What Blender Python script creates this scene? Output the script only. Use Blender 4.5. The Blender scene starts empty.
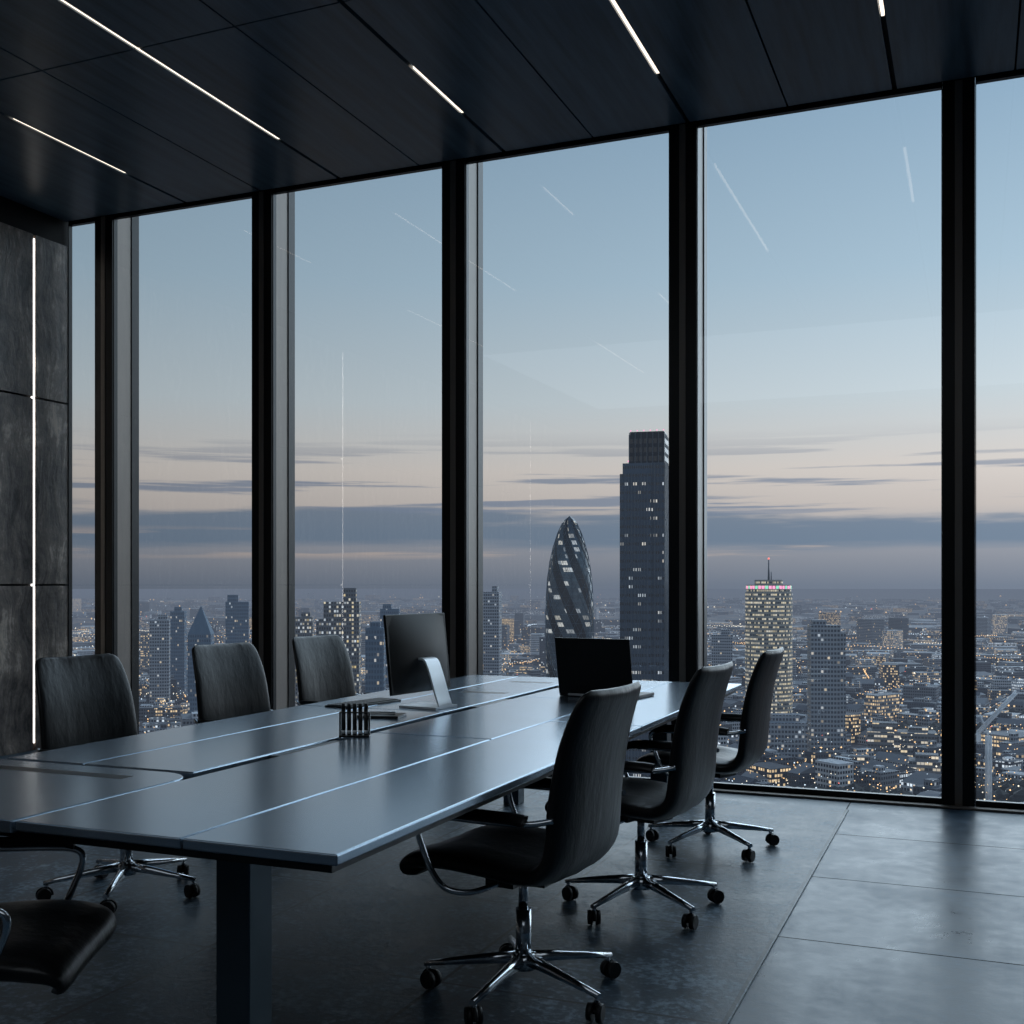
import bpy, bmesh, math, random
from mathutils import Vector, Matrix
random.seed(7)
scene = bpy.context.scene
scene.view_settings.view_transform = 'Standard'
scene.view_settings.look = 'None'

# ------------------------------------------------------------------ helpers
def lin(c):
    c = c/255.0
    return c/12.92 if c <= 0.04045 else ((c+0.055)/1.055)**2.4
def rgb(r, g, b): return (lin(r), lin(g), lin(b), 1.0)

def link(o, parent=None):
    scene.collection.objects.link(o)
    if parent: o.parent = parent
    return o
def empty(name, loc=(0,0,0), rz=0.0):
    e = bpy.data.objects.new(name, None); e.empty_display_size = 0.2
    e.location = loc; e.rotation_euler = (0,0,rz)
    return link(e)
def finish(name, bm, mats, parent=None, bevel=0, smooth=False, seg=2):
    bmesh.ops.recalc_face_normals(bm, faces=bm.faces)
    me = bpy.data.meshes.new(name); bm.to_mesh(me); bm.free()
    for m in mats: me.materials.append(m)
    if smooth:
        for p in me.polygons: p.use_smooth = True
    o = bpy.data.objects.new(name, me); link(o, parent)
    if bevel:
        b = o.modifiers.new('bevel', 'BEVEL'); b.width = bevel; b.segments = seg
        b.limit_method = 'ANGLE'
    return o
def box(bm, x0, x1, y0, y1, z0, z1, mat=0, M=None):
    vs = [bm.verts.new(Vector(p)) for p in ((x0,y0,z0),(x1,y0,z0),(x1,y1,z0),(x0,y1,z0),(x0,y0,z1),(x1,y0,z1),(x1,y1,z1),(x0,y1,z1))]
    if M:
        for v in vs: v.co = M @ v.co
    fs = []
    for f in ((0,3,2,1),(4,5,6,7),(0,1,5,4),(1,2,6,5),(2,3,7,6),(3,0,4,7)):
        fc = bm.faces.new([vs[i] for i in f]); fc.material_index = mat; fs.append(fc)
    return fs
def prism(bm, poly, z0, z1, mat=0):
    a = [bm.verts.new((x,y,z0)) for x,y in poly]; b = [bm.verts.new((x,y,z1)) for x,y in poly]
    n = len(poly)
    fs = [bm.faces.new(a[::-1]), bm.faces.new(b)]
    for i in range(n): fs.append(bm.faces.new((a[i],a[(i+1)%n],b[(i+1)%n],b[i])))
    for f in fs: f.material_index = mat
def cyl(bm, p0, p1, r0, r1=None, seg=20, mat=0):
    if r1 is None: r1 = r0
    p0 = Vector(p0); p1 = Vector(p1); d = (p1-p0).normalized()
    a = d.orthogonal().normalized(); b = d.cross(a)
    A = []; B = []
    for i in range(seg):
        t = 2*math.pi*i/seg; o = a*math.cos(t)+b*math.sin(t)
        A.append(bm.verts.new(p0+o*r0)); B.append(bm.verts.new(p1+o*r1))
    fs = [bm.faces.new(A[::-1]), bm.faces.new(B)]
    for i in range(seg): fs.append(bm.faces.new((A[i],A[(i+1)%seg],B[(i+1)%seg],B[i])))
    for f in fs: f.material_index = mat; f.smooth = True
    fs[0].smooth = fs[1].smooth = False
def catmull(pts, n):
    out = []
    P = [pts[0]]+list(pts)+[pts[-1]]
    for i in range(1, len(P)-2):
        for k in range(n):
            t = k/n; p0,p1,p2,p3 = P[i-1],P[i],P[i+1],P[i+2]
            out.append(tuple(0.5*((2*b)+(-a+c)*t+(2*a-5*b+4*c-d)*t*t+(-a+3*b-3*c+d)*t**3) for a,b,c,d in zip(p0,p1,p2,p3)))
    out.append(tuple(pts[-1])); return out
def tube(bm, pts, r, seg=10, n=6, mat=0, flat=1.0):
    pts = [Vector(p) for p in catmull(pts, n)]
    rings = []; up = None
    for i, p in enumerate(pts):
        t = (pts[min(i+1,len(pts)-1)]-pts[max(i-1,0)]).normalized()
        if up is None: up = t.orthogonal().normalized()
        up = (up - t*up.dot(t)).normalized(); s = t.cross(up)
        rings.append([bm.verts.new(p+up*math.cos(2*math.pi*k/seg)*r+s*math.sin(2*math.pi*k/seg)*r*flat) for k in range(seg)])
    for a, b in zip(rings, rings[1:]):
        for k in range(seg):
            f = bm.faces.new((a[k],a[(k+1)%seg],b[(k+1)%seg],b[k])); f.smooth = True; f.material_index = mat
    bm.faces.new(rings[0][::-1]).material_index = mat; bm.faces.new(rings[-1]).material_index = mat
def ribbon(bm, pts, y0, y1, th, mat=0):
    P = [Vector((a,0,b)) for a,b in catmull(pts, 6)]; rings = []
    for i, p in enumerate(P):
        t = (P[min(i+1,len(P)-1)]-P[max(i-1,0)]).normalized(); n = Vector((t.z,0,-t.x))*th/2
        rings.append([bm.verts.new(q) for q in (p+n+Vector((0,y0,0)), p+n+Vector((0,y1,0)), p-n+Vector((0,y1,0)), p-n+Vector((0,y0,0)))])
    for a, b in zip(rings, rings[1:]):
        for k in range(4): bm.faces.new((a[k],a[(k+1)%4],b[(k+1)%4],b[k])).material_index = mat
    bm.faces.new(rings[0][::-1]); bm.faces.new(rings[-1])

# ------------------------------------------------------------------ material helpers
class NT:
    def __init__(s, nt): s.nt = nt; nt.nodes.clear()
    def n(s, t, **k):
        nd = s.nt.nodes.new(t)
        for a, v in k.items(): setattr(nd, a, v)
        return nd
    def l(s, a, b): s.nt.links.new(a, b)
    def put(s, sock, v):
        if isinstance(v, bpy.types.NodeSocket): s.l(v, sock)
        else: sock.default_value = v
    def m(s, op, a, b=0.0, c=None):
        nd = s.n('ShaderNodeMath', operation=op)
        s.put(nd.inputs[0], a); s.put(nd.inputs[1], b)
        if c is not None: s.put(nd.inputs[2], c)
        return nd.outputs[0]
    def mix(s, f, a, b, blend='MIX'):
        nd = s.n('ShaderNodeMix', data_type='RGBA', blend_type=blend)
        s.put(nd.inputs[0], f); s.put(nd.inputs[6], a); s.put(nd.inputs[7], b)
        return nd.outputs[2]
    def ramp(s, f, stops, interp='LINEAR'):
        nd = s.n('ShaderNodeValToRGB'); cr = nd.color_ramp; cr.interpolation = interp
        while len(cr.elements) < len(stops): cr.elements.new(0.5)
        for e, (p, c) in zip(cr.elements, stops): e.position = p; e.color = c
        s.put(nd.inputs[0], f); return nd.outputs[0]
    def noise(s, vec, scale, detail=4, rough=0.5, out='Fac'):
        nd = s.n('ShaderNodeTexNoise'); nd.inputs['Scale'].default_value = scale
        nd.inputs['Detail'].default_value = detail; nd.inputs['Roughness'].default_value = rough
        if vec is not None: s.l(vec, nd.inputs['Vector'])
        return nd.outputs[out]
    def vscale(s, vec, sc):
        nd = s.n('ShaderNodeVectorMath', operation='MULTIPLY'); s.l(vec, nd.inputs[0]); nd.inputs[1].default_value = sc
        return nd.outputs[0]
    def smooth(t, x, a, b):
        nd = t.n('ShaderNodeMapRange', interpolation_type='SMOOTHSTEP'); t.put(nd.inputs[0], x); nd.inputs[1].default_value = a; nd.inputs[2].default_value = b
        return nd.outputs[0]
def newmat(name):
    m = bpy.data.materials.new(name); m.use_nodes = True; return m, NT(m.node_tree)
def pbr(name, col, rough=0.5, metal=0.0, grain=None, amt=0.3, bump=0.0, rvar=0.0, spec=0.5):
    m, t = newmat(name)
    bs = t.n('ShaderNodeBsdfPrincipled'); out = t.n('ShaderNodeOutputMaterial'); t.l(bs.outputs[0], out.inputs[0])
    bs.inputs['Metallic'].default_value = metal; bs.inputs['Roughness'].default_value = rough
    bs.inputs['Specular IOR Level'].default_value = spec
    tc = t.n('ShaderNodeTexCoord')
    v = t.vscale(tc.outputs['Object'], grain or (8,8,8))
    nz = t.noise(v, 1.0, 5, 0.6)
    lo = tuple(c*(1-amt) for c in col[:3])+(1,); hi = tuple(min(1,c*(1+amt)) for c in col[:3])+(1,)
    t.l(t.ramp(nz, [(0.3,lo),(0.7,hi)]), bs.inputs['Base Color'])
    if rvar:
        t.l(t.m('MULTIPLY_ADD', nz, rvar, rough-rvar*0.5), bs.inputs['Roughness'])
    if bump:
        b = t.n('ShaderNodeBump'); b.inputs['Strength'].default_value = bump; b.inputs['Distance'].default_value = 0.01
        t.l(nz, b.inputs['Height']); t.l(b.outputs[0], bs.inputs['Normal'])
    return m
def emit(name, col, s):
    m, t = newmat(name); e = t.n('ShaderNodeEmission'); o = t.n('ShaderNodeOutputMaterial')
    e.inputs[0].default_value = col; e.inputs[1].default_value = s; t.l(e.outputs[0], o.inputs[0]); return m

M_table = pbr('table_lacquer', rgb(156,173,189), 0.23, 0.8, grain=(1.2,3,3), amt=0.05, rvar=0.03)
M_black = pbr('black_satin', rgb(16,18,20), 0.35, 0.0, amt=0.1)
M_blackframe = pbr('window_frame_black', rgb(15,16,18), 0.35, 0.3, amt=0.1)
M_fin = pbr('mullion_bronze_metal', rgb(128,120,113), 0.40, 0.4, grain=(20,20,2), amt=0.06)
M_leg = pbr('table_leg_metal', rgb(62,76,86), 0.32, 0.6, grain=(4,4,4), amt=0.15)
M_leather = pbr('black_leather', rgb(21,21,22), 0.33, 0.0, grain=(22,22,7), amt=0.25, bump=0.28, spec=.45)
M_chrome = pbr('polished_aluminium', rgb(220,225,230), 0.16, 1.0, amt=0.04)
M_rubber = pbr('caster_rubber', rgb(14,14,16), 0.5, amt=0.1)
M_ceil = pbr('ceiling_dark_panel', rgb(84,106,120), 0.33, 0.0, grain=(16,1.1,8), amt=0.38, bump=0.07, rvar=0.14, spec=0.36)
M_void = pbr('shadow_gap_black', rgb(6,7,8), 0.8, amt=0.1)
M_wall = pbr('wall_dark_plaster', rgb(76,84,92), 0.7, amt=0.2)
M_silver = pbr('silver_aluminium', rgb(240,243,246), 0.35, 0.4, amt=0.03)
M_screen = pbr('computer_black', rgb(6,7,8), 0.38, amt=0.1, spec=0.3)
M_led = emit('led_strip_glow', (1.0,0.85,0.70,1), 1.8)
M_ledw = emit('wall_led_glow', (1.0,0.95,0.9,1), 3.8)

# left wall: burnished dark panelling
M_wood, t = newmat('wall_burnished_panel')
bs = t.n('ShaderNodeBsdfPrincipled'); o = t.n('ShaderNodeOutputMaterial'); t.l(bs.outputs[0], o.inputs[0])
tc = t.n('ShaderNodeTexCoord')
dn = t.noise(tc.outputs['Object'], 1.6, 3, 0.5, out='Color')
dv = t.n('ShaderNodeVectorMath', operation='MULTIPLY_ADD'); t.l(dn, dv.inputs[0]); dv.inputs[1].default_value = (.35,.35,.9); t.l(tc.outputs['Object'], dv.inputs[2])
g1 = t.noise(t.vscale(dv.outputs[0], (6,9,1.6)), 1.0, 8, 0.7)
g2 = t.noise(tc.outputs['Object'], 2.0, 8, 0.75)
gg = t.m('MULTIPLY_ADD', g1, 0.5, t.m('MULTIPLY', g2, 0.5))
t.l(t.ramp(gg, [(0.40, rgb(40,35,33)), (0.47, rgb(98,88,82)), (0.54, rgb(136,123,113)), (0.61, rgb(214,196,180))]), bs.inputs['Base Color'])
t.l(t.m('MULTIPLY_ADD', gg, 0.5, 0.2), bs.inputs['Roughness'])
b = t.n('ShaderNodeBump'); b.inputs['Strength'].default_value = 0.7; b.inputs['Distance'].default_value = 0.018
t.l(gg, b.inputs['Height']); t.l(b.outputs[0], bs.inputs['Normal'])

# glass
M_glass, t = newmat('window_glass')
tr = t.n('ShaderNodeBsdfTransparent'); tr.inputs[0].default_value = (0.95,0.97,0.98,1)
gl = t.n('ShaderNodeBsdfGlossy'); gl.inputs['Roughness'].default_value = 0.0
ge = t.n('ShaderNodeNewGeometry'); dt = t.n('ShaderNodeVectorMath', operation='DOT_PRODUCT')
t.l(ge.outputs['Incoming'], dt.inputs[0]); t.l(ge.outputs['Normal'], dt.inputs[1])
cs = t.m('ABSOLUTE', dt.outputs['Value'])
F = t.m('MULTIPLY_ADD', t.m('POWER', t.m('SUBTRACT', 1.0, cs), 5.0), 0.92, 0.08)
mx = t.n('ShaderNodeMixShader'); o = t.n('ShaderNodeOutputMaterial')
t.l(F, mx.inputs[0]); t.l(tr.outputs[0], mx.inputs[1]); t.l(gl.outputs[0], mx.inputs[2]); t.l(mx.outputs[0], o.inputs[0])

# floor tiles
M_floor, t = newmat('floor_slate_tiles')
bs = t.n('ShaderNodeBsdfPrincipled'); o = t.n('ShaderNodeOutputMaterial'); t.l(bs.outputs[0], o.inputs[0])
ge = t.n('ShaderNodeNewGeometry'); sp = t.n('ShaderNodeSeparateXYZ'); t.l(ge.outputs['Position'], sp.inputs[0])
def joint(coord, pitch, off, w):
    f = t.m('FRACT', t.m('DIVIDE', t.m('ADD', coord, 100*pitch-off), pitch))
    return t.m('LESS_THAN', f, w/pitch)
j = t.m('MAXIMUM', joint(sp.outputs[1], 0.96, 5.33-0.96*5, 0.009), joint(sp.outputs[0], 1.92, -0.72, 0.008))
nz = t.noise(ge.outputs['Position'], 1.8, 8, 0.7)
nf = t.noise(ge.outputs['Position'], 14, 6, 0.7)
cmb = t.m('MULTIPLY_ADD', nf, 0.4, t.m('MULTIPLY', nz, 0.6))
c = t.ramp(cmb, [(0.34, rgb(26,48,64)), (0.5, rgb(44,68,85)), (0.66, rgb(74,98,116))])
t.l(t.mix(j, c, rgb(14,20,26)), bs.inputs['Base Color'])
t.l(t.m('ADD', t.m('MULTIPLY_ADD', cmb, 0.7, 0.0), t.m('MULTIPLY', j, 0.3)), bs.inputs['Roughness'])
t.l(t.m('MULTIPLY_ADD', j, -0.3, 0.38), bs.inputs['Specular IOR Level'])
bp = t.n('ShaderNodeBump'); bp.inputs['Strength'].default_value = 0.25; bp.inputs['Distance'].default_value = 0.008
t.l(cmb, bp.inputs['Height']); t.l(bp.outputs[0], bs.inputs['Normal'])

# rug
M_rug, t = newmat('rug_charcoal')
bs = t.n('ShaderNodeBsdfPrincipled'); o = t.n('ShaderNodeOutputMaterial'); t.l(bs.outputs[0], o.inputs[0])
ge = t.n('ShaderNodeNewGeometry'); sp = t.n('ShaderNodeSeparateXYZ'); t.l(ge.outputs['Position'], sp.inputs[0])
n1 = t.noise(ge.outputs['Position'], 3.0, 8, 0.8); n2 = t.noise(ge.outputs['Position'], 40, 3, 0.6)
cc = t.m('MULTIPLY_ADD', n2, 0.35, t.m('MULTIPLY', n1, 0.65))
jj = t.m('MAXIMUM', joint(sp.outputs[1], 0.96, 5.33-0.96*5, 0.014), joint(sp.outputs[0], 0.96, -0.72, 0.014))
cl = t.ramp(cc, [(0.38, rgb(22,36,48)), (0.5, rgb(52,70,84)), (0.6, rgb(124,144,158))])
t.l(t.mix(t.m('MULTIPLY', jj, .85), cl, rgb(10,14,18)), bs.inputs['Base Color'])
t.l(t.m('MULTIPLY_ADD', cc, 0.6, 0.10), bs.inputs['Roughness'])
bs.inputs['Specular IOR Level'].default_value = 0.38
bp = t.n('ShaderNodeBump'); bp.inputs['Strength'].default_value = 0.5; bp.inputs['Distance'].default_value = 0.006
t.l(cc, bp.inputs['Height']); t.l(bp.outputs[0], bs.inputs['Normal'])

# ------------------------------------------------------------------ room shell
WY = 7.37; CZ = 4.415; XL = -7.10; XR = 3.4; YB = -5.0
bm = bmesh.new(); box(bm, XL-0.3, XR+0.3, YB-0.3, WY+0.03, -0.2, 0.0); finish('floor', bm, [M_floor])
bm = bmesh.new(); box(bm, -4.55, -0.70, 0.6, 6.98, 0.0, 0.006); finish('area_rug', bm, [M_rug])
# ceiling
ledX = [-5.85,-4.43,-3.08,-1.76,-0.46,0.9,2.25]
bm = bmesh.new(); box(bm, XL-0.3, XR+0.3, YB-0.3, WY+0.03, CZ+0.03, CZ+0.25, 1)
xs = [XL]
for i, x in enumerate(ledX):
    xs.append(x)
    if i < len(ledX)-1: xs.append((x+ledX[i+1])/2)
xs.append(XR)
ys = [YB,-2.9,-0.9,1.1,3.1,5.11,7.32]
for i in range(len(xs)-1):
    a, b = xs[i], xs[i+1]
    ga = 0.014 if a in ledX else 0.006; gb = 0.014 if b in ledX else 0.006
    for k in range(len(ys)-1):
        box(bm, a+ga, b-gb, ys[k]+0.006, ys[k+1]-0.006, CZ, CZ+0.03, 0)
finish('ceiling', bm, [M_ceil, M_void])
segs = {-5.85:[(5.58,6.63),(1.5,3.6)], -4.43:[(3.9,6.53),(-1,1.2)], -3.08:[(5.94,6.62),(2.2,3.2)], -1.76:[(4.3,6.56)], -0.46:[(5.2,6.36)], 0.9:[(3.8,6.5)], 2.25:[(4.0,6.5)]}
for x, ss in segs.items():
    bm = bmesh.new()
    for a, b in ss: box(bm, x-0.0085, x+0.0085, a, b, CZ+0.006, CZ+0.029)
    finish('ceiling_led_strip', bm, [M_led])
# walls
bm = bmesh.new(); box(bm, XL-0.3, XL-0.03, YB-0.3, WY+0.02, 0, CZ+0.03, 1)
py = [YB,-3.3,-1.2,0.85,2.92,4.95,6.98,WY+0.02]; pz = [0.0,1.35,2.88,4.22]
for i in range(len(py)-1):
    for k in range(3):
        box(bm, XL-0.03, XL, py[i]+0.012, py[i+1]-0.012, pz[k]+(0.008 if k else 0), pz[k+1]-0.008, 0)
finish('wall_left', bm, [M_wood, M_void], bevel=0.002)
for y in (6.98, 2.92, -3.3):
    bm = bmesh.new(); box(bm, XL-0.028, XL-0.006, y-0.009, y+0.009, 0.06, 4.18); finish('wall_led_strip', bm, [M_ledw])
bm = bmesh.new(); box(bm, XR, XR+0.3, YB-0.3, WY+0.02, 0, CZ+0.03); finish('wall_right', bm, [M_wall])
bm = bmesh.new(); box(bm, XL, XR, YB-0.3, YB, 0, CZ+0.03); finish('wall_back', bm, [M_wall])
# windows: glass set just behind the inner face, deep metal fins outside
R = [-6.615,-5.046,-3.395,-1.707,0.0,1.70,3.39]; MW = 0.185
edges = [(XL, R[0]-MW)] + [(R[i], R[i+1]-MW) for i in range(len(R)-1)]
for i, (a, b) in enumerate(edges):
    bm = bmesh.new(); a += .001; b -= .001
    box(bm, a, b, WY-0.02, WY+0.02, 0.0, 0.045, 0); box(bm, a, b, WY-0.02, WY+0.02, CZ-0.02, CZ+0.03, 0)
    box(bm, a, a+0.005, WY-0.02, WY+0.02, 0.045, CZ-0.02, 0); box(bm, b-0.005, b, WY-0.02, WY+0.02, 0.045, CZ-0.02, 0)
    vs = [bm.verts.new(p) for p in ((a+0.005,WY,0.045),(b-0.005,WY,0.045),(b-0.005,WY,CZ-0.02),(a+0.005,WY,CZ-0.02))]
    f = bm.faces.new(vs); f.material_index = 1
    finish('window_%d' % (i+1), bm, [M_blackframe, M_glass])
for r in R:
    bm = bmesh.new()
    box(bm, r-MW, r, WY-0.035, WY+0.03, 0.0, CZ+0.02, 1)
    box(bm, r-MW+.01, r-.008, WY+0.03, WY+0.20, -0.6, CZ+0.6, 0)
    box(bm, r-MW, r, WY+0.20, WY+0.29, -0.6, CZ+0.6, 1)
    box(bm, r-MW*.62, r-MW*.38, WY-0.042, WY-0.035, 0.0, CZ, 0)
    finish('window_mullion', bm, [M_fin, M_blackframe], bevel=0.002)
bm = bmesh.new(); box(bm, XL, XR, WY-0.11, WY-0.05, 0.0, 0.014); finish('trim_1', bm, [M_fin], bevel=0.003)

# ------------------------------------------------------------------ conference table
T = empty('conference_table', (0,0,0))
ZT = 0.76; ZR = 0.006
def panel(name, poly, z1, th=0.026, mats=None):
    bm = bmesh.new(); prism(bm, poly, z1-th, z1); finish(name, bm, mats or [M_table], T, bevel=0.005, seg=3)
def rect(x0,x1,y0,y1): return [(x0,y0),(x1,y0),(x1,y1),(x0,y1)]
g = 0.003
panel('top_outer_right_1', rect(-1.71+g,-1.29,2.12,4.55-g), ZT)
panel('top_outer_right_2', rect(-1.71+g,-1.29,4.55+g,6.72), ZT)
panel('top_inner_right_1', rect(-2.22,-1.71-g,2.12,3.94-g), ZT)
panel('top_inner_right_2', rect(-2.22,-1.71-g,3.94+g,5.5-g), ZT)
panel('top_inner_right_3', rect(-2.22,-1.71-g,5.5+g,6.72), ZT)
panel('top_left_near', [(-2.232,2.12)]+[(-2.232,2.74)]+[(-2.232-0.12*(1-math.cos(i*math.pi/12)), 2.74+0.12*math.sin(i*math.pi/12)) for i in range(1,7)]+[(-3.06,2.86),(-3.06,2.76),(-2.42,2.12)], ZT, 0.034)
panel('top_inner_left_1', rect(-2.72,-2.28,2.885,4.7-g), ZT)
panel('top_inner_left_2', rect(-2.72,-2.28,4.7+g,6.72), ZT)
panel('top_outer_left_1', rect(-3.06,-2.72-g*2,2.885,4.7-g), ZT)
panel('top_outer_left_2', rect(-3.06,-2.72-g*2,4.7+g,6.72), ZT)
bm = bmesh.new(); prism(bm, [(-1.32,2.15),(-1.32,6.69),(-3.03,6.69),(-3.03,2.80),(-2.43,2.15)], ZT-0.05, ZT-0.0345)
finish('sub_frame', bm, [M_black], T)
bm = bmesh.new(); box(bm, -2.99,-2.40,2.70,2.755, ZT-0.001, ZT+0.0005); finish('cable_slot', bm, [M_black], T)
bm = bmesh.new()
for y in (3.3,5.0,6.2): box(bm, -2.275,-2.225,y,y+0.42, ZT-0.026, ZT-0.006)
finish('channel_covers', bm, [M_black], T)
bm = bmesh.new()
box(bm, -2.12,-1.80,6.28,6.36, ZT-0.001, ZT+0.0005); box(bm, -2.62,-2.36,5.6,5.68, ZT-0.001, ZT+0.0005); box(bm, -2.62,-2.36,6.3,6.38, ZT-0.001, ZT+0.0005)
finish('power_hatches', bm, [M_black], T)
for i, (x, y) in enumerate(((-1.705,2.36),(-1.70,6.4),(-2.63,3.60),(-2.63,6.4))):
    bm = bmesh.new(); box(bm, x-0.05,x+0.05,y-0.05,y+0.05, ZR, ZT-0.05); finish('leg_%d'%(i+1), bm, [M_leg], T, bevel=0.004)
bm = bmesh.new()
box(bm, -1.75,-1.66,2.41,6.35, ZT-0.115, ZT-0.05); box(bm, -2.675,-2.585,3.65,6.35, ZT-0.115, ZT-0.05)
box(bm, -2.58,-1.75,6.36,6.44, ZT-0.115, ZT-0.05); box(bm, -2.58,-1.75,3.56,3.64, ZT-0.115, ZT-0.05)
finish('under_rails', bm, [M_leg], T, bevel=0.003)

# ------------------------------------------------------------------ office chair
def chair_meshes():
    out = {}
    P = [(.285,.405,.20,.012),(.308,.420,.245,.045),(.275,.445,.266,.072),(.16,.458,.27,.08),(.0,.450,.27,.082),(-.11,.44,.266,.08),
         (-.180,.452,.262,.074),(-.224,.505,.258,.066),(-.246,.60,.256,.06),(-.262,.72,.254,.056),(-.284,.84,.248,.05),(-.314,.94,.236,.044),(-.338,1.0,.218,.036),(-.345,1.022,.185,.01)]
    S = catmull(P, 5); seg = 48
    bm = bmesh.new(); rings = []
    for i, (x,z,hw,th) in enumerate(S):
        a = S[max(i-1,0)]; b = S[min(i+1,len(S)-1)]
        tx, tz = b[0]-a[0], b[1]-a[1]; L = math.hypot(tx,tz) or 1; tx/=L; tz/=L
        nx, nz_ = tz, -tx
        k = min(max((z-0.5)/0.15,0),1)
        ring = []
        for s in range(seg):
            an = 2*math.pi*s/seg; c, sn = math.cos(an), math.sin(an)
            yy = hw*math.copysign(abs(c)**0.6, c); q = yy/0.26
            o = th/2*math.copysign(abs(sn)**0.7, sn)
            groove = 1-0.2*(math.exp(-((abs(yy)-0.09)/0.012)**2))
            o = o*groove + 0.028*q*q*k + 0.012*q*q*(1-k)
            ring.append(bm.verts.new((x+nx*o, yy, z+nz_*o)))
        rings.append(ring)
    for a, b in zip(rings, rings[1:]):
        for s in range(seg): bm.faces.new((a[s],a[(s+1)%seg],b[(s+1)%seg],b[s]))
    bm.faces.new(rings[0][::-1]); bm.faces.new(rings[-1])
    for f in bm.faces: f.smooth = True
    out['upholstery'] = (bm, [M_leather])
    bm = bmesh.new()
    for sy in (-1,1):
        y = 0.298*sy
        tube(bm, [(.00,.16*sy,.398),(.05,.25*sy,.385),(.11,y,.400),(.165,y,.45),(.20,y,.52),(.222,y,.585),(.205,y,.615),(.13,y,.622),(-.05,y,.622),(-.18,y*.98,.628),(-.245,.262*sy,.64)], .0095, 10, 6, 0, 1.0)
        tube(bm, [(.20,y,.622),(.12,y,.638),(.0,y,.640),(-.12,y,.640),(-.17,y,.636)], .010, 12, 5, 1, 2.2)
    out['armrests'] = (bm, [M_chrome, M_black])
    bm = bmesh.new()
    cyl(bm, (0,0,.10),(0,0,.28),.026); cyl(bm, (0,0,.28),(0,0,.40),.016)
    cyl(bm, (0,0,.085),(0,0,.135),.045,.036)
    box(bm, -.11,.09,-.07,.07,.375,.41,1); box(bm, -.05,.05,-.17,.17,.388,.412,1)
    cyl(bm, (.03,-.07,.392),(.03,-.2,.388),.006,seg=8,mat=0)
    n = 5
    for i in range(n):
        a = 2*math.pi*i/n+0.3; d = Vector((math.cos(a), math.sin(a),0)); s = Vector((-d.y,d.x,0))
        rs = []
        for r, z, w, h in ((.02,.118,.022,.022),(.12,.108,.018,.018),(.24,.092,.014,.013),(.335,.078,.011,.009)):
            rs.append([bm.verts.new(d*r+s*w*q+Vector((0,0,z+h*p))) for q,p in ((-1,-.6),(-.7,.7),(0,1),(.7,.7),(1,-.6),(0,-1))])
        for A, B in zip(rs, rs[1:]):
            for k in range(6):
                f = bm.faces.new((A[k],A[(k+1)%6],B[(k+1)%6],B[k])); f.smooth = True
        bm.faces.new(rs[-1]); bm.faces.new(rs[0][::-1])
        cyl(bm, d*.322+Vector((0,0,.05)), d*.322+Vector((0,0,.08)), .008, seg=10)
    out['star_base'] = (bm, [M_chrome, M_black])
    bm = bmesh.new()
    for i in range(n):
        a = 2*math.pi*i/n+0.3; d = Vector((math.cos(a), math.sin(a),0)); c = d*.322
        b = a+1.0+i*1.3; ax = Vector((math.cos(b), math.sin(b),0)); fw = Vector((-ax.y,ax.x,0))
        c = c+fw*0.012
        for s in (-1,1):
            cyl(bm, c+ax*(.007*s)+Vector((0,0,.030)), c+ax*(.025*s)+Vector((0,0,.030)), .030, .027, 20)
        tube(bm, [tuple(c-fw*.012+Vector((0,0,.058))), tuple(c-fw*.03+Vector((0,0,.045))), tuple(c-fw*.034+Vector((0,0,.025)))], .008, 8, 3)
        cyl(bm, c-ax*.02+Vector((0,0,.030)), c+ax*.02+Vector((0,0,.030)), .007, seg=8)
    out['casters'] = (bm, [M_rubber])
    res = {}
    for k, (bm, mats) in out.items():
        bmesh.ops.recalc_face_normals(bm, faces=bm.faces)
        me = bpy.data.meshes.new('chair_'+k); bm.to_mesh(me); bm.free()
        for m in mats: me.materials.append(m)
        res[k] = me
    return res
CM = chair_meshes()
def chair(x, y, deg, star=0.0):
    e = empty('office_chair', (x,y,ZR), math.radians(deg))
    for k, me in CM.items():
        o = bpy.data.objects.new(k, me); link(o, e)
        if k in ('star_base','casters'): o.rotation_euler = (0,0,math.radians(star))
chair(-1.375, 3.43, 173, 2); chair(-1.285, 4.52, 174, -12); chair(-1.255, 5.70, 177, -20)
chair(-3.42, 3.88, -8); chair(-3.46, 4.98, -10, 20); chair(-3.50, 5.98, -10, 40)
chair(-2.33, 2.04, 28)

# ------------------------------------------------------------------ items on the table
C = empty('desktop_computer', (-2.48, 4.86, ZT+.001), math.radians(-8))
bm = bmesh.new()
lean = Matrix.Translation((-0.02,0,0.26)) @ Matrix.Rotation(math.radians(-6),4,'Y')
box(bm, -.008,.006,-.25,.25,-.19,.19, 0, lean)
finish('screen_panel', bm, [M_screen], C, bevel=.005, seg=3)
bm = bmesh.new()
rows = []
for zz, dp in ((-.185,.004),(-.15,.02),(-.06,.034),(.04,.034),(.13,.02),(.185,.004)):
    row = []
    for k in range(11):
        y = -.245+.49*k/10; q = 1-abs(y/.245)**2.2
        row.append(bm.verts.new(lean @ Vector((.004+dp*q, y, zz))))
    rows.append(row)
for a, b in zip(rows, rows[1:]):
    for k in range(10): f = bm.faces.new((a[k],a[k+1],b[k+1],b[k])); f.smooth = True
finish('rear_housing', bm, [M_screen], C)
bm = bmesh.new()
ribbon(bm, [(.015,.235),(.055,.225),(.085,.16),(.115,.07),(.135,.016),(.13,.008)], -.055,.055,.009)
box(bm, -.07,.145,-.09,.09,0,.010)
finish('stand', bm, [M_silver], C, bevel=.002)

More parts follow.
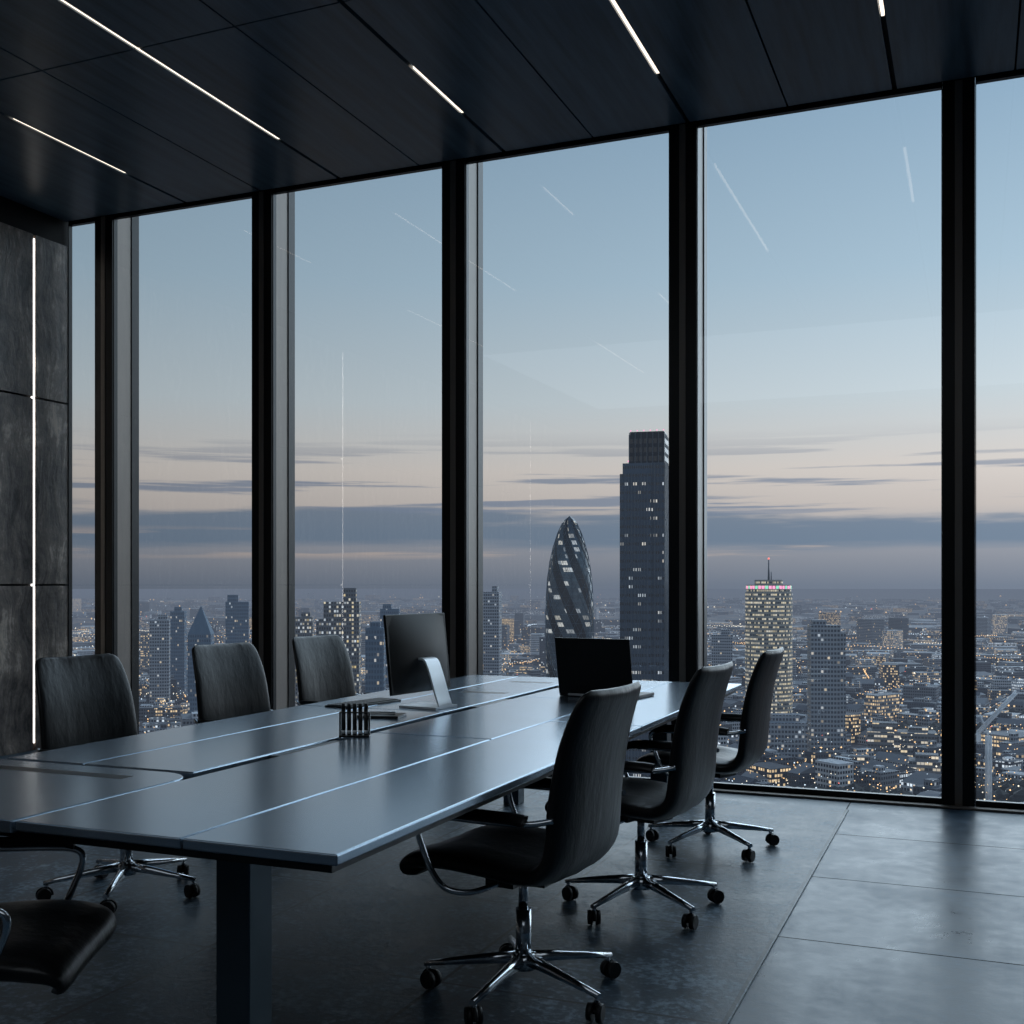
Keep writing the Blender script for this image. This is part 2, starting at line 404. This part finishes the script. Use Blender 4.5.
L = empty('laptop', (-1.83, 5.58, ZT+.001), math.radians(-8))
bm = bmesh.new(); box(bm, -.215,.215,0,.27,0,.016); finish('keyboard_deck', bm, [M_screen], L, bevel=.004)
bm = bmesh.new(); box(bm, -.215,.215,-.004,.006,0,.305,0, Matrix.Translation((0,0,.012)) @ Matrix.Rotation(math.radians(10),4,'X')); finish('lid', bm, [M_screen], L, bevel=.003)
bm = bmesh.new(); cyl(bm, (-.16,0,.012),(.16,0,.012),.008,seg=12); finish('hinge', bm, [M_silver], L)

K = empty('keyboard', (-2.80, 4.86, ZT), math.radians(-10))
bm = bmesh.new(); box(bm, -.07,.07,-.21,.21,0,.009); finish('case', bm, [M_black], K, bevel=.003)
bm = bmesh.new()
for i in range(5):
    for k in range(14): box(bm, -.062+i*.025,-.041+i*.025,-.2+k*.0287,-.176+k*.0287,.009,.013)
finish('keys', bm, [M_screen], K)

PR = empty('marker_pen_stand', (-2.23, 3.80, ZT), math.radians(22))
bm = bmesh.new(); box(bm, -.060,.060,-.02,.02,0,.008); box(bm, -.060,.060,-.013,.013,.092,.097)
for s in (-1,1): box(bm, s*.057-.003,s*.057+.003,-.008,.008,.008,.092)
finish('rack', bm, [M_black], PR, bevel=.002)
bm = bmesh.new()
for i in range(5):
    x = -.044+i*.022
    cyl(bm, (x,0,.008),(x,0,.11),.0085,seg=14,mat=0); cyl(bm, (x,0,.11),(x,0,.13),.0090,.007,14,0)
    cyl(bm, (x,0,.012),(x,0,.026),.0092,seg=14,mat=1)
finish('markers', bm, [M_black, M_silver], PR)
N = empty('notebook', (-2.46, 4.42, ZT), math.radians(12))
bm = bmesh.new(); box(bm, -.1,.1,-.07,.07,0,.012); finish('cover', bm, [M_black], N, bevel=.002)
bm = bmesh.new(); cyl(bm, (-.09,.0,.018),(.06,.03,.018),.005,seg=10); finish('pen', bm, [M_silver], N)

# ------------------------------------------------------------------ city
GZ = -130.0
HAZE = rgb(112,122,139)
def add_haze(t, shader, Lh=4800.0, mx=0.97):  # aerial haze mixed into the city materials as emission, growing with distance
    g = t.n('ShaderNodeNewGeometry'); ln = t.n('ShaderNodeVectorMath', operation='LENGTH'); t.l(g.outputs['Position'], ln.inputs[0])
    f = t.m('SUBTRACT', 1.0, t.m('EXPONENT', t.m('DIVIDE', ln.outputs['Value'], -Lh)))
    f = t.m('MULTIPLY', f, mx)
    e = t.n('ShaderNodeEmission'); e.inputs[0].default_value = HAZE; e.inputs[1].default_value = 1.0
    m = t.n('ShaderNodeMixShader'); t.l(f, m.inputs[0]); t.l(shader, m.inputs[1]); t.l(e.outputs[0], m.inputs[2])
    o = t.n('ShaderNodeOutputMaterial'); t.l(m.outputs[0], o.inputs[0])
def facade(name, wall, glass, cw=3.0, ch=3.6, lit=0.2, es=1.2, warm=(1,.75,.42,1), cool=(.8,.9,1,1), wf=(0.15,0.85,0.25,0.8), rows=0, vcol=False, cluster=0.5, spiral=None):
    m, t = newmat(name)
    uv = t.n('ShaderNodeUVMap'); uv.uv_map = 'UVMap'
    s = t.n('ShaderNodeSeparateXYZ'); t.l(uv.outputs[0], s.inputs[0])
    U = t.m('DIVIDE', s.outputs[0], cw); V = t.m('DIVIDE', s.outputs[1], ch)
    fu, fv = t.m('FRACT', U), t.m('FRACT', V); iu, iv = t.m('FLOOR', U), t.m('FLOOR', V)
    win = t.m('MULTIPLY', t.m('MULTIPLY', t.m('GREATER_THAN', fu, wf[0]), t.m('LESS_THAN', fu, wf[1])), t.m('MULTIPLY', t.m('GREATER_THAN', fv, wf[2]), t.m('LESS_THAN', fv, wf[3])))
    cb = t.n('ShaderNodeCombineXYZ'); t.l(iv, cb.inputs[1])
    t.l(t.m('FLOOR', t.m('DIVIDE', iu, float(rows))) if rows else iu, cb.inputs[0])
    wn = t.n('ShaderNodeTexWhiteNoise', noise_dimensions='2D'); t.l(cb.outputs[0], wn.inputs['Vector'])
    big = t.noise(t.vscale(uv.outputs[0], (.02,.03,1)), 1.0, 2)
    th = t.m('MULTIPLY', lit, t.m('MULTIPLY_ADD', big, 2*cluster, 1-cluster))
    if vcol:
        at = t.n('ShaderNodeAttribute'); at.attribute_name = 'tint'
        sa = t.n('ShaderNodeSeparateXYZ'); t.l(at.outputs['Vector'], sa.inputs[0])
        th = t.m('MULTIPLY', th, t.m('MULTIPLY', sa.outputs[0], 2.0))
    on = t.m('LESS_THAN', wn.outputs['Value'], th)
    if spiral:
        sb = t.m('GREATER_THAN', t.m('FRACT', t.m('DIVIDE', s.outputs[0], spiral)), 0.42)
        on = t.m('MULTIPLY', on, sb)
    s2 = t.n('ShaderNodeSeparateColor'); t.l(wn.outputs['Color'], s2.inputs[0])
    colr = t.mix(s2.outputs[1], warm, cool)
    if vcol: colr = t.mix(t.m('GREATER_THAN', sa.outputs[2], 0.66), warm, cool)
    st = t.m('MULTIPLY', t.m('MULTIPLY', on, win), t.m('MULTIPLY_ADD', s2.outputs[2], es, es*0.35))
    g = t.n('ShaderNodeNewGeometry'); sn = t.n('ShaderNodeSeparateXYZ'); t.l(g.outputs['Normal'], sn.inputs[0])
    side = t.m('LESS_THAN', t.m('ABSOLUTE', sn.outputs[2]), 0.85)
    st = t.m('MULTIPLY', st, side)
    bs = t.n('ShaderNodeBsdfPrincipled')
    wc = wall
    if vcol: wc = t.mix(sa.outputs[1], wall, rgb(215,217,220))
    bc = t.mix(t.m('MULTIPLY', win, side), wc, glass)
    if spiral: bc = t.mix(sb, rgb(10,17,24), t.mix(0.25, bc, rgb(120,140,152)))
    t.l(bc, bs.inputs['Base Color'])
    if spiral: bs.inputs['Roughness'].default_value = 0.25; bs.inputs['Metallic'].default_value = 0.4
    else: t.l(t.m('MULTIPLY_ADD', t.m('MULTIPLY', win, side), -0.5, 0.75), bs.inputs['Roughness'])
    t.l(colr, bs.inputs['Emission Color']); t.l(st, bs.inputs['Emission Strength'])
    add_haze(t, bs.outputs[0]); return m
F_city = facade('city_facade', rgb(42,54,70), rgb(26,36,50), 2.2, 3.1, 0.16, 1.0, vcol=True, cluster=0.85, warm=(1,.72,.40,1))
F_tower = facade('tower_glass_facade', rgb(78,92,108), rgb(18,26,36), 1.0, 3.9, 0.14, 0.6, rows=2, wf=(0.2,0.8,0.3,0.65), warm=(1,.9,.75,1))
F_towertop = facade('tower_crown_facade', rgb(18,25,34), rgb(10,15,22), 2.2, 4.0, 0.02, 0.6)
F_cyl = facade('round_tower_facade', rgb(160,158,150), rgb(60,66,70), 1.7, 3.2, 0.68, 0.65, wf=(0.08,0.92,0.45,0.9), warm=(1,.82,.48,1), cool=(1,.93,.78,1))
F_blk = facade('block_facade', rgb(150,156,164), rgb(52,62,74), 2.4, 3.4, 0.05, 0.6)
F_lit = facade('lit_office_facade', rgb(96,100,106), rgb(44,50,56), 2.0, 3.4, 0.40, 0.7, warm=(1,.74,.30,1))
F_low = facade('lit_low_block_facade', rgb(120,122,126), rgb(54,58,62), 2.4, 3.6, 0.5, 0.8, warm=(1,.76,.42,1), cool=(1,.94,.84,1), wf=(.06,.94,.4,.85), rows=2)
F_blue = facade('blue_glass_facade', rgb(76,104,126), rgb(50,78,102), 2.0, 4.0, 0.08, 0.5)
def hazed(name, col, rough=0.8, es=0.0, glow=0.0):
    m, t = newmat(name); bs = t.n('ShaderNodeBsdfPrincipled')
    g = t.n('ShaderNodeNewGeometry'); nz = t.noise(g.outputs['Position'], 0.02, 6, 0.7)
    lo = tuple(c*.6 for c in col[:3])+(1,); hi = tuple(min(1,c*1.5) for c in col[:3])+(1,)
    t.l(t.ramp(nz, [(0.35,lo),(0.65,hi)]), bs.inputs['Base Color']); bs.inputs['Roughness'].default_value = rough
    if es: bs.inputs['Emission Color'].default_value = col; bs.inputs['Emission Strength'].default_value = es
    if glow:
        n2 = t.noise(g.outputs['Position'], 0.012, 5, 0.75)
        bs.inputs['Emission Color'].default_value = (1,.78,.5,1)
        t.l(t.m('MULTIPLY', t.smooth(n2, .52, .66), glow), bs.inputs['Emission Strength'])
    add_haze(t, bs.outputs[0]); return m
G_ground = hazed('city_ground_dark', rgb(38,50,66), glow=.3)  # street-light glow painted into the ground as warm emissive noise patches
G_tree = hazed('tree_foliage_dark', rgb(24,32,32))
G_steel = hazed('dark_steel', rgb(66,80,92), 0.3)
G_diag = hazed('diagrid_pale_steel', rgb(96,114,126), 0.35)
G_white = hazed('crane_white', rgb(240,242,245), 0.5)
G_dglass = facade('curved_glass_facade', rgb(50,66,78), rgb(28,42,54), 1.6, 4.2, 0.34, 0.55, rows=3, wf=(0.06,0.94,0.2,0.8), warm=(1,.92,.75,1), cluster=.9, spiral=15.67)
L_mats = [hazed('light_warm', (1,.58,.25,1), .5, 2.0), hazed('light_white', (1,.86,.64,1), .5, 1.8), hazed('light_cool', (.75,.88,1,1), .5, 1.4), hazed('light_red', (1,.2,.15,1), .5, 1.8)]
L_pink = hazed('crown_light_pink', (1,.35,.55,1), .5, 1.3); L_green = hazed('crown_light_green', (.35,1,.6,1), .5, .9)

def uvbox(bm, uvl, M, sx, sy, z0, z1, mat=0, tl=None, tint=None, ou=0.0):
    c = [(-sx/2,-sy/2),(sx/2,-sy/2),(sx/2,sy/2),(-sx/2,sy/2)]
    lo = [bm.verts.new(M @ Vector((x,y,z0))) for x,y in c]; hi = [bm.verts.new(M @ Vector((x,y,z1))) for x,y in c]
    u = ou
    for i in range(4):
        k = (i+1)%4; w = sx if i%2==0 else sy
        f = bm.faces.new((lo[i],lo[k],hi[k],hi[i])); f.material_index = mat
        for lp, q in zip(f.loops, ((u,z0),(u+w,z0),(u+w,z1),(u,z1))):
            lp[uvl].uv = (q[0], q[1]-z0)
            if tl: lp[tl] = tint
        u += w
    f = bm.faces.new(hi); f.material_index = mat
    for lp in f.loops:
        lp[uvl].uv = (0,0)
        if tl: lp[tl] = tint
def gable(bm, uvl, M, sx, sy, z0, h, tl, tint):
    a = [bm.verts.new(M @ Vector(p)) for p in ((-sx/2,-sy/2,z0),(sx/2,-sy/2,z0),(sx/2,sy/2,z0),(-sx/2,sy/2,z0))]
    r = [bm.verts.new(M @ Vector(p)) for p in ((-sx/2,0,z0+h),(sx/2,0,z0+h))]
    for vs in ((a[0],a[1],r[1],r[0]),(a[2],a[3],r[0],r[1]),(a[1],a[2],r[1]),(a[3],a[0],r[0])):
        f = bm.faces.new(vs)
        for lp in f.loops: lp[uvl].uv = (0,0); lp[tl] = tint
def place(x, y, rz): return Matrix.Translation((x,y,0)) @ Matrix.Rotation(rz,4,'Z')

CITY = empty('city_skyline')
bm = bmesh.new(); rr = 40000
ring = [bm.verts.new((rr*math.cos(2*math.pi*i/64), rr*math.sin(2*math.pi*i/64), GZ)) for i in range(64)]
bm.faces.new(ring); finish('city_ground', bm, [G_ground], CITY)

special = [(-234,661,45),(-141,504,40),(-153,910,45),(-106,876,40),(-469,780,45),(-638,819,30),(-395,702,25),(-477,1101,30),(-790,1080,35),(-553,853,30),
           (-52,905,34),(-128,832,28),(-78,770,26),(-25,775,26),(-772,925,26),(-853,1054,26),(-578,1059,26),(-271,1294,26),(-700,900,24)]
def inview(x, y, m=0.06):
    if y < 50: return False
    r = x/y; return -1.15-m < r < 0.28+m+0.35
bm = bmesh.new(); uvl = bm.loops.layers.uv.new('UVMap'); tl = bm.loops.layers.float_color.new('tint')
rnd = random.random
park = [(-62,668,30),(14,715,22),(-20,990,40),(90,1150,60),(-300,1500,80)]
def scatter(cell, r0, r1, smin, smax, hfun, keep):
    n = int(r1/cell)+1
    for i in range(-n, n):
        for k in range(0, n):
            gx, gy = i*cell, k*cell
            dd = math.hypot(gx, gy)
            if dd < r0 or dd > r1 or not inview(gx, gy): continue
            if rnd() > keep: continue
            x = gx+(rnd()-.5)*cell*.4; y = gy+(rnd()-.5)*cell*.4
            if any(math.hypot(x-a,y-b) < c for a,b,c in special): continue
            if any(math.hypot(x-a,y-b) < c for a,b,c in park): continue
            dist = math.sin(gx/310.0)*.5+math.cos(gy/270.0)*.6
            h = hfun(dd); sx = smin+rnd()**1.6*(smax-smin); sy = smin+rnd()**1.6*(smax-smin)
            tint = (0.03+rnd()**3.5*2.8, rnd()**2.2, rnd(), 1)
            M = place(x, y, dist+(rnd()-.5)*.1)
            uvbox(bm, uvl, M, sx, sy, GZ, GZ+h, 0, tl, tint, rnd()*900)
            if dd < 1700:
                if h < 16 and rnd() < .45:
                    gable(bm, uvl, M, sx, sy, GZ+h, 2.5+rnd()*3, tl, (0, rnd()*.3, 0, 1))
                else:
                    for _ in range(random.choice((0,1,2,3))):
                        M2 = M @ Matrix.Translation(((rnd()-.5)*sx*.5,(rnd()-.5)*sy*.5,0))
                        uvbox(bm, uvl, M2, sx*(.15+rnd()*.35), sy*(.15+rnd()*.35), GZ+h, GZ+h+1.5+rnd()*4, 0, tl, (tint[0],rnd(),tint[2],1), rnd()*900)
def h_near(d):
    h = 7+rnd()*11
    if rnd() < .035: h += 8+rnd()*18
    return h
def h_far(d):
    h = 8+rnd()*13
    if rnd() < .02: h += 20+rnd()*30
    return h
scatter(25, 480, 1500, 10, 34, h_near, .80)
scatter(50, 1500, 3200, 18, 56, h_far, .8)
scatter(150, 3200, 10000, 40, 110, h_far, .6)
finish('city_buildings', bm, [F_city], CITY)

bm = bmesh.new()
def lamp(x, y, z, s, mi):
    vs = [bm.verts.new((x+a*s,y+b*s,z+c*s)) for a,b,c in ((1,0,0),(0,1,0),(-1,0,0),(0,-1,0),(0,0,1),(0,0,-1))]
    for f in ((0,1,4),(1,2,4),(2,3,4),(3,0,4),(1,0,5),(2,1,5),(3,2,5),(0,3,5)):
        bm.faces.new([vs[q] for q in f]).material_index = mi
def pick():
    r = rnd(); return 0 if r < .52 else (1 if r < .82 else (2 if r < .975 else 3))
for _ in range(9500):
    k = rnd()**0.9
    d = 1.0/((1/560.0)*k + (1/14000.0)*(1-k))
    r = -1.15+rnd()*1.75; a = math.atan(r)
    x, y = d*math.sin(a), d*math.cos(a)
    cl = math.sin(x/140.)*math.cos(y/190.)+math.sin((x+y)/330.)
    if cl < -.25 and rnd() < .7: continue
    lamp(x, y, GZ+7+rnd()*18, d*(.00038+.0005*rnd()**3), pick())
for _ in range(190):
    d = 600+rnd()*2600; r = -1.1+rnd()*1.6; a = math.atan(r); x, y = d*math.sin(a), d*math.cos(a)
    th = math.sin(x/310.0)*.5+math.cos(y/270.0)*.6+(0 if rnd()<.5 else math.pi/2); mi = pick() % 3
    for q in range(10+int(rnd()*18)):
        lamp(x+math.cos(th)*q*7, y+math.sin(th)*q*7, GZ+17+rnd()*3, d*.00048, mi)
finish('city_lights', bm, L_mats, CITY)

bm = bmesh.new()
for cx, cy, rad_ in park:
    for _ in range(int(rad_*3)):
        a = rnd()*6.283; q = rad_*math.sqrt(rnd()); s = 3+rnd()*4
        bmesh.ops.create_icosphere(bm, subdivisions=1, radius=s, matrix=Matrix.Translation((cx+q*math.cos(a),cy+q*math.sin(a),GZ+5+s*.5+rnd()*3)) @ Matrix.Diagonal((1,1,.85,1)))
finish('city_trees', bm, [G_tree], CITY)

# bullet-shaped diagrid tower
E = empty('bullet_shaped_tower', (-234,661,GZ))
prof = [(0,11.5),(40,13.4),(80,14.6),(112,15.0),(134,14.0),(148,12.0),(160,8.8),(168,5.6),(172,3.2),(174.5,0.05)]
def rad(z):
    for (a,ra),(b,rb) in zip(prof, prof[1:]):
        if a <= z <= b:
            tt = (z-a)/(b-a); return ra+(rb-ra)*(tt)
    return .05
def shell(nr, ns, stag, top=174.5):
    bm = bmesh.new(); uvl = bm.loops.layers.uv.new('UVMap'); rings = []; zs = []
    for i in range(nr+1):
        z = top*(1-(1-i/nr)**1.2); zs.append(z)
        r = sum(rad(min(max(z+q,0),174.5)) for q in (-4,-2,0,2,4))/5 if z < 168 else rad(z)
        if stag: r += .15
        off = (i%2)*.5 if stag else 0
        rings.append([bm.verts.new((r*math.cos(2*math.pi*(k+off)/ns), r*math.sin(2*math.pi*(k+off)/ns), z)) for k in range(ns)])
    for i in range(nr):
        A, B = rings[i], rings[i+1]
        for k in range(ns):
            k2 = (k+1)%ns
            if stag:
                if i%2 == 0: tris = ((A[k],A[k2],B[k]),(A[k2],B[k2],B[k]))
                else: tris = ((A[k],B[k2],B[k]),(A[k],A[k2],B[k2]))
            else: tris = ((A[k],A[k2],B[k2],B[k]),)
            for tr_ in tris:
                f = bm.faces.new(tr_); f.smooth = not stag
                if not stag:
                    for lp, q in zip(f.loops, ((k,0),(k+1,0),(k+1,1),(k,1))):
                        zz = zs[i+q[1]]; lp[uvl].uv = (q[0]*94.0/ns + zz*0.45, zz)
    return bm
bm = shell(60, 48, False); finish('glass_skin', bm, [G_dglass], E)
bm = shell(30, 16, True, 170.0)
o = finish('diagrid', bm, [G_diag], E); w = o.modifiers.new('wire','WIREFRAME'); w.thickness = .42; w.use_even_offset = False

# tall skyscraper
E = empty('skyscraper', (-141,504,GZ), math.radians(8))
I = Matrix.Identity(4)
bm = bmesh.new(); uvl = bm.loops.layers.uv.new('UVMap')
uvbox(bm, uvl, I, 19, 17, 0, 187, 0); uvbox(bm, uvl, place(-3.5,-1,0), 14, 19, 0, 182, 0)
uvbox(bm, uvl, place(1.4,0,0), 16.5, 15, 187, 200, 1); uvbox(bm, uvl, place(1.4,0,0), 15.5, 13.5, 200, 201.5, 1)
finish('tower_body', bm, [F_tower, F_towertop], E)
bm = bmesh.new()
for k in range(14): 
    x = -9.5+19*k/13; box(bm, x-.14,x+.14,-10.9 if -10.5 < x < 3.5 else -9.0,-8.5,0,187 if not (-10.5 < x < 3.5) else 182)
for k in range(9):
    y = -8.5+17*k/8; box(bm, 9.4,9.9,y-.14,y+.14,0,187)
for k in range(7):
    x = -6.5+16*k/6; box(bm, x-.15,x+.15,-7.9,-7.3,187,201)
finish('facade_fins', bm, [G_steel], E)
bm = bmesh.new()
for p in ((-6,-7,202),(-3,-7,202),(0,-7,202),(3,-7,202),(6,-7,202),(9,-7,202),(9,-7,188),(-7,-8,188)): 
    bmesh.ops.create_icosphere(bm, subdivisions=1, radius=.35, matrix=Matrix.Translation(p))
finish('warning_lights', bm, [L_pink], E)

def round_tower(name, x, y, r, ztop, mast):
    E = empty(name, (x,y,GZ)); H = ztop-GZ; ns = 40
    bm = bmesh.new(); uvl = bm.loops.layers.uv.new('UVMap')
    lv = [(0,r),(H-6,r),(H-6,r*.95),(H,r*.95),(H,r*.6),(H+4,r*.6),(H+4,.1)]
    rings = [[bm.verts.new((q*math.cos(2*math.pi*k/ns), q*math.sin(2*math.pi*k/ns), z)) for k in range(ns)] for z,q in lv]
    for i in range(len(lv)-1):
        for k in range(ns):
            f = bm.faces.new((rings[i][k],rings[i][(k+1)%ns],rings[i+1][(k+1)%ns],rings[i+1][k]))
            for lp, q in zip(f.loops, ((k,0),(k+1,0),(k+1,1),(k,1))): lp[uvl].uv = (q[0]*2*math.pi*r/ns, lv[i+q[1]][0])
    finish('body', bm, [F_cyl], E)
    bm = bmesh.new()
    for k in range(ns):
        a0, a1 = 2*math.pi*(k+.1)/ns, 2*math.pi*(k+.9)/ns; q = r*.965
        vs = [bm.verts.new((q*math.cos(a), q*math.sin(a), z)) for a, z in ((a0,H-3.2),(a1,H-3.2),(a1,H-.8),(a0,H-.8))]
        bm.faces.new(vs).material_index = 0 if k%3 else 1
    finish('crown_lights', bm, [L_pink, L_green], E)
    bm = bmesh.new(); cyl(bm, (0,0,H+3),(0,0,H+mast),.9,.35,8); cyl(bm, (2,0,H+3),(2,0,H+mast*.5),.5,.3,8); finish('mast', bm, [G_steel], E)
    bm = bmesh.new(); bmesh.ops.create_icosphere(bm, subdivisions=1, radius=.9, matrix=Matrix.Translation((0,0,H+mast))); finish('mast_light', bm, [L_mats[3]], E)
round_tower('cylindrical_tower', -153, 910, 18.5, 1.5, 21)

def block(name, x, y, rz, parts, mat, extra=None):
    bm = bmesh.new(); uvl = bm.loops.layers.uv.new('UVMap')
    for (ox,oy,sx,sy,z0,z1) in parts: uvbox(bm, uvl, place(ox,oy,0), sx, sy, z0, z1, 0)
    if extra: extra(bm, uvl)
    o = finish(name, bm, [mat]); o.location = (x,y,GZ); o.rotation_euler = (0,0,rz); return o
block('tower_block', -106, 876, .3, [(0,0,22,16,0,101),(-4,0,10,10,101,105),(13,0,4,12,0,96)], F_blk)
block('office_tower', -469, 780, .45, [(0,0,28,22,0,118),(6,0,10,10,118,129),(-16,0,8,18,0,104)], F_lit)
block('office_tower', -395, 702, .4, [(0,0,13,13,0,101),(0,0,7,7,101,105)], F_blue)
block('office_tower', -477, 1101, .2, [(0,0,17,15,0,124),(3,0,6,6,124,130)], F_blk)
block('office_tower', -790, 1080, .6, [(0,0,26,20,0,112),(-5,0,12,14,112,120)], F_blue)
block('office_tower', -553, 853, .5, [(0,0,17,17,0,103),(2,2,8,8,103,107)], F_lit)
block('office_tower', -772, 925, .6, [(0,0,19,16,0,96),(3,0,9,9,96,101)], F_blk)
block('office_tower', -853, 1054, .5, [(0,0,16,16,0,101),(0,0,8,8,101,106)], F_blue)
block('office_tower', -578, 1059, .4, [(0,0,20,16,0,106),(-3,0,9,9,106,111)], F_blue)
block('office_tower', -271, 1294, .2, [(0,0,24,18,0,74),(4,0,10,10,74,80)], F_blk)
block('office_tower', -700, 900, .55, [(0,0,15,15,0,84),(0,0,7,7,84,88)], F_blk)
block('office_building', -52, 905, .1, [(0,0,50,20,0,20),(-12,2,18,12,20,26),(12,2,14,9,20,23)], F_low)
block('office_building', -128, 832, .3, [(0,0,28,20,0,32),(0,2,20,12,32,37)], F_blk)
block('office_building', -78, 770, .2, [(0,0,38,14,0,15),(5,0,18,9,15,19)], F_low)
block('office_building', -25, 775, .05, [(0,0,30,16,0,18),(-4,0,14,10,18,22)], F_low)
def pyr(bm, uvl):
    b = [bm.verts.new(p) for p in ((-10,-10,88),(10,-10,88),(10,10,88),(-10,10,88))]; a = bm.verts.new((0,0,113))
    for i in range(4): bm.faces.new((b[i],b[(i+1)%4],a))
block('pyramid_roof_tower', -638, 819, .5, [(0,0,20,20,0,88)], F_blue, pyr)

# tower crane
E = empty('tower_crane', (7, 690, GZ), math.radians(25))
bm = bmesh.new(); q = .55
for sx in (-1,1):
    for sy in (-1,1): cyl(bm, (sx,sy,0),(sx,sy,46),q,seg=6)
for i in range(11):
    z = i*4
    cyl(bm, (-1,-1,z),(1,-1,z+4),.3,seg=5); cyl(bm, (1,1,z),(-1,1,z+4),.3,seg=5); cyl(bm, (-1,-1,z),(-1,1,z+4),.3,seg=5)
for s in (-1,1): cyl(bm, (-7,s*.8,46),(16,s*.8,70),q,seg=6)
cyl(bm, (-7,0,48),(16,0,71.5),q,seg=6)
for i in range(12): cyl(bm, (-7+i*1.9,-.8,46+i*2),(-6+i*1.9,0,49+i*2),.28,seg=5)
cyl(bm, (0,0,46),(-5,0,58),.45,seg=6); cyl(bm, (-5,0,58),(14,0,69.5),.2,seg=5); box(bm,-9,-5,-1.5,1.5,43,47)
finish('mast_and_jib', bm, [G_white], E)

# ------------------------------------------------------------------ sky
w = bpy.data.worlds.new('dusk_sky'); scene.world = w; w.use_nodes = True
t = NT(w.node_tree)
tc = t.n('ShaderNodeTexCoord'); s = t.n('ShaderNodeSeparateXYZ'); t.l(tc.outputs['Generated'], s.inputs[0])
el = s.outputs[2]; az = s.outputs[0]
base = t.ramp(t.m('MAXIMUM', el, 0.0), [(0.0, rgb(116,126,142)),(0.02, rgb(138,143,154)),(0.045, rgb(160,161,168)),(0.066, rgb(198,189,184)),(0.10, rgb(213,205,199)),(0.16, rgb(197,208,214)),(0.26, rgb(168,192,209)),(0.42, rgb(134,163,188)),(0.7, rgb(92,122,154)),(1.0, rgb(60,88,122))])
v = t.vscale(tc.outputs['Generated'], (2.0,2.0,30.0))
cn = t.noise(v, 1.3, 6, 0.6)
v2 = t.vscale(tc.outputs['Generated'], (1.8,1.8,62.0)); cn2 = t.noise(v2, 1.5, 7, 0.58)
bank = t.m('MULTIPLY', t.smooth(t.m('MULTIPLY_ADD', cn, 0.04, el), 0.046, 0.060), t.m('SUBTRACT', 1.0, t.smooth(t.m('MULTIPLY_ADD', cn, -0.08, el), 0.014, 0.028)))
str_ = t.m('MULTIPLY', t.smooth(cn2, 0.52, 0.60), t.m('MULTIPLY', t.smooth(el, 0.05, 0.07), t.m('SUBTRACT', 1.0, t.smooth(el, 0.085, 0.14))))
pk = t.m('MULTIPLY', t.smooth(cn2, 0.53, 0.62), t.m('MULTIPLY', t.smooth(el, 0.020, 0.030), t.m('SUBTRACT', 1.0, t.smooth(el, 0.042, 0.052))))
c1 = t.mix(t.m('MULTIPLY', bank, 0.88), base, rgb(110,129,150))
c1b = t.mix(t.m('MULTIPLY', pk, 0.55), c1, rgb(212,190,174))
c2 = t.mix(t.m('MULTIPLY', str_, 0.85), c1b, rgb(128,141,161))
fz = t.n('ShaderNodeMapRange'); t.l(az, fz.inputs[0]); fz.inputs[1].default_value = -0.75; fz.inputs[2].default_value = 0.1; fz.inputs[3].default_value = 0.68; fz.inputs[4].default_value = 1.22
bgc = t.n('ShaderNodeBackground'); t.l(c2, bgc.inputs[0]); t.l(fz.outputs[0], bgc.inputs[1])
wo = t.n('ShaderNodeOutputWorld'); t.l(bgc.outputs[0], wo.inputs[0])

# afterglow of the set sun: very soft directional light through the glazing
sd = bpy.data.lights.new('sunset_afterglow', 'SUN'); sd.energy = 2.1; sd.angle = math.radians(70); sd.color = (0.73,0.88,1.0)
so = bpy.data.objects.new('sunset_afterglow', sd); so.rotation_euler = (math.radians(-62), 0, math.radians(-12)); link(so)
# added fill: large unseen area light under the rear ceiling, brightens the interior
ad = bpy.data.lights.new('rear_ceiling_fill','AREA'); ad.shape='RECTANGLE'; ad.size=8.5; ad.size_y=5.0; ad.energy=60; ad.color=(0.80,0.90,1.0)
ao = bpy.data.objects.new('rear_ceiling_fill', ad); ao.location=(-1.8,-1.4,CZ-0.01); link(ao)

# ------------------------------------------------------------------ camera
cam = bpy.data.cameras.new('camera'); cam.sensor_width = 36; cam.lens = 1122/1024*36; cam.shift_y = 73/1024
cam.clip_end = 60000; cam.clip_start = 0.05
co = bpy.data.objects.new('camera', cam); co.location = (0,0,1.35); co.rotation_euler = (math.radians(90),0,math.radians(22.43)); link(co)
scene.camera = co
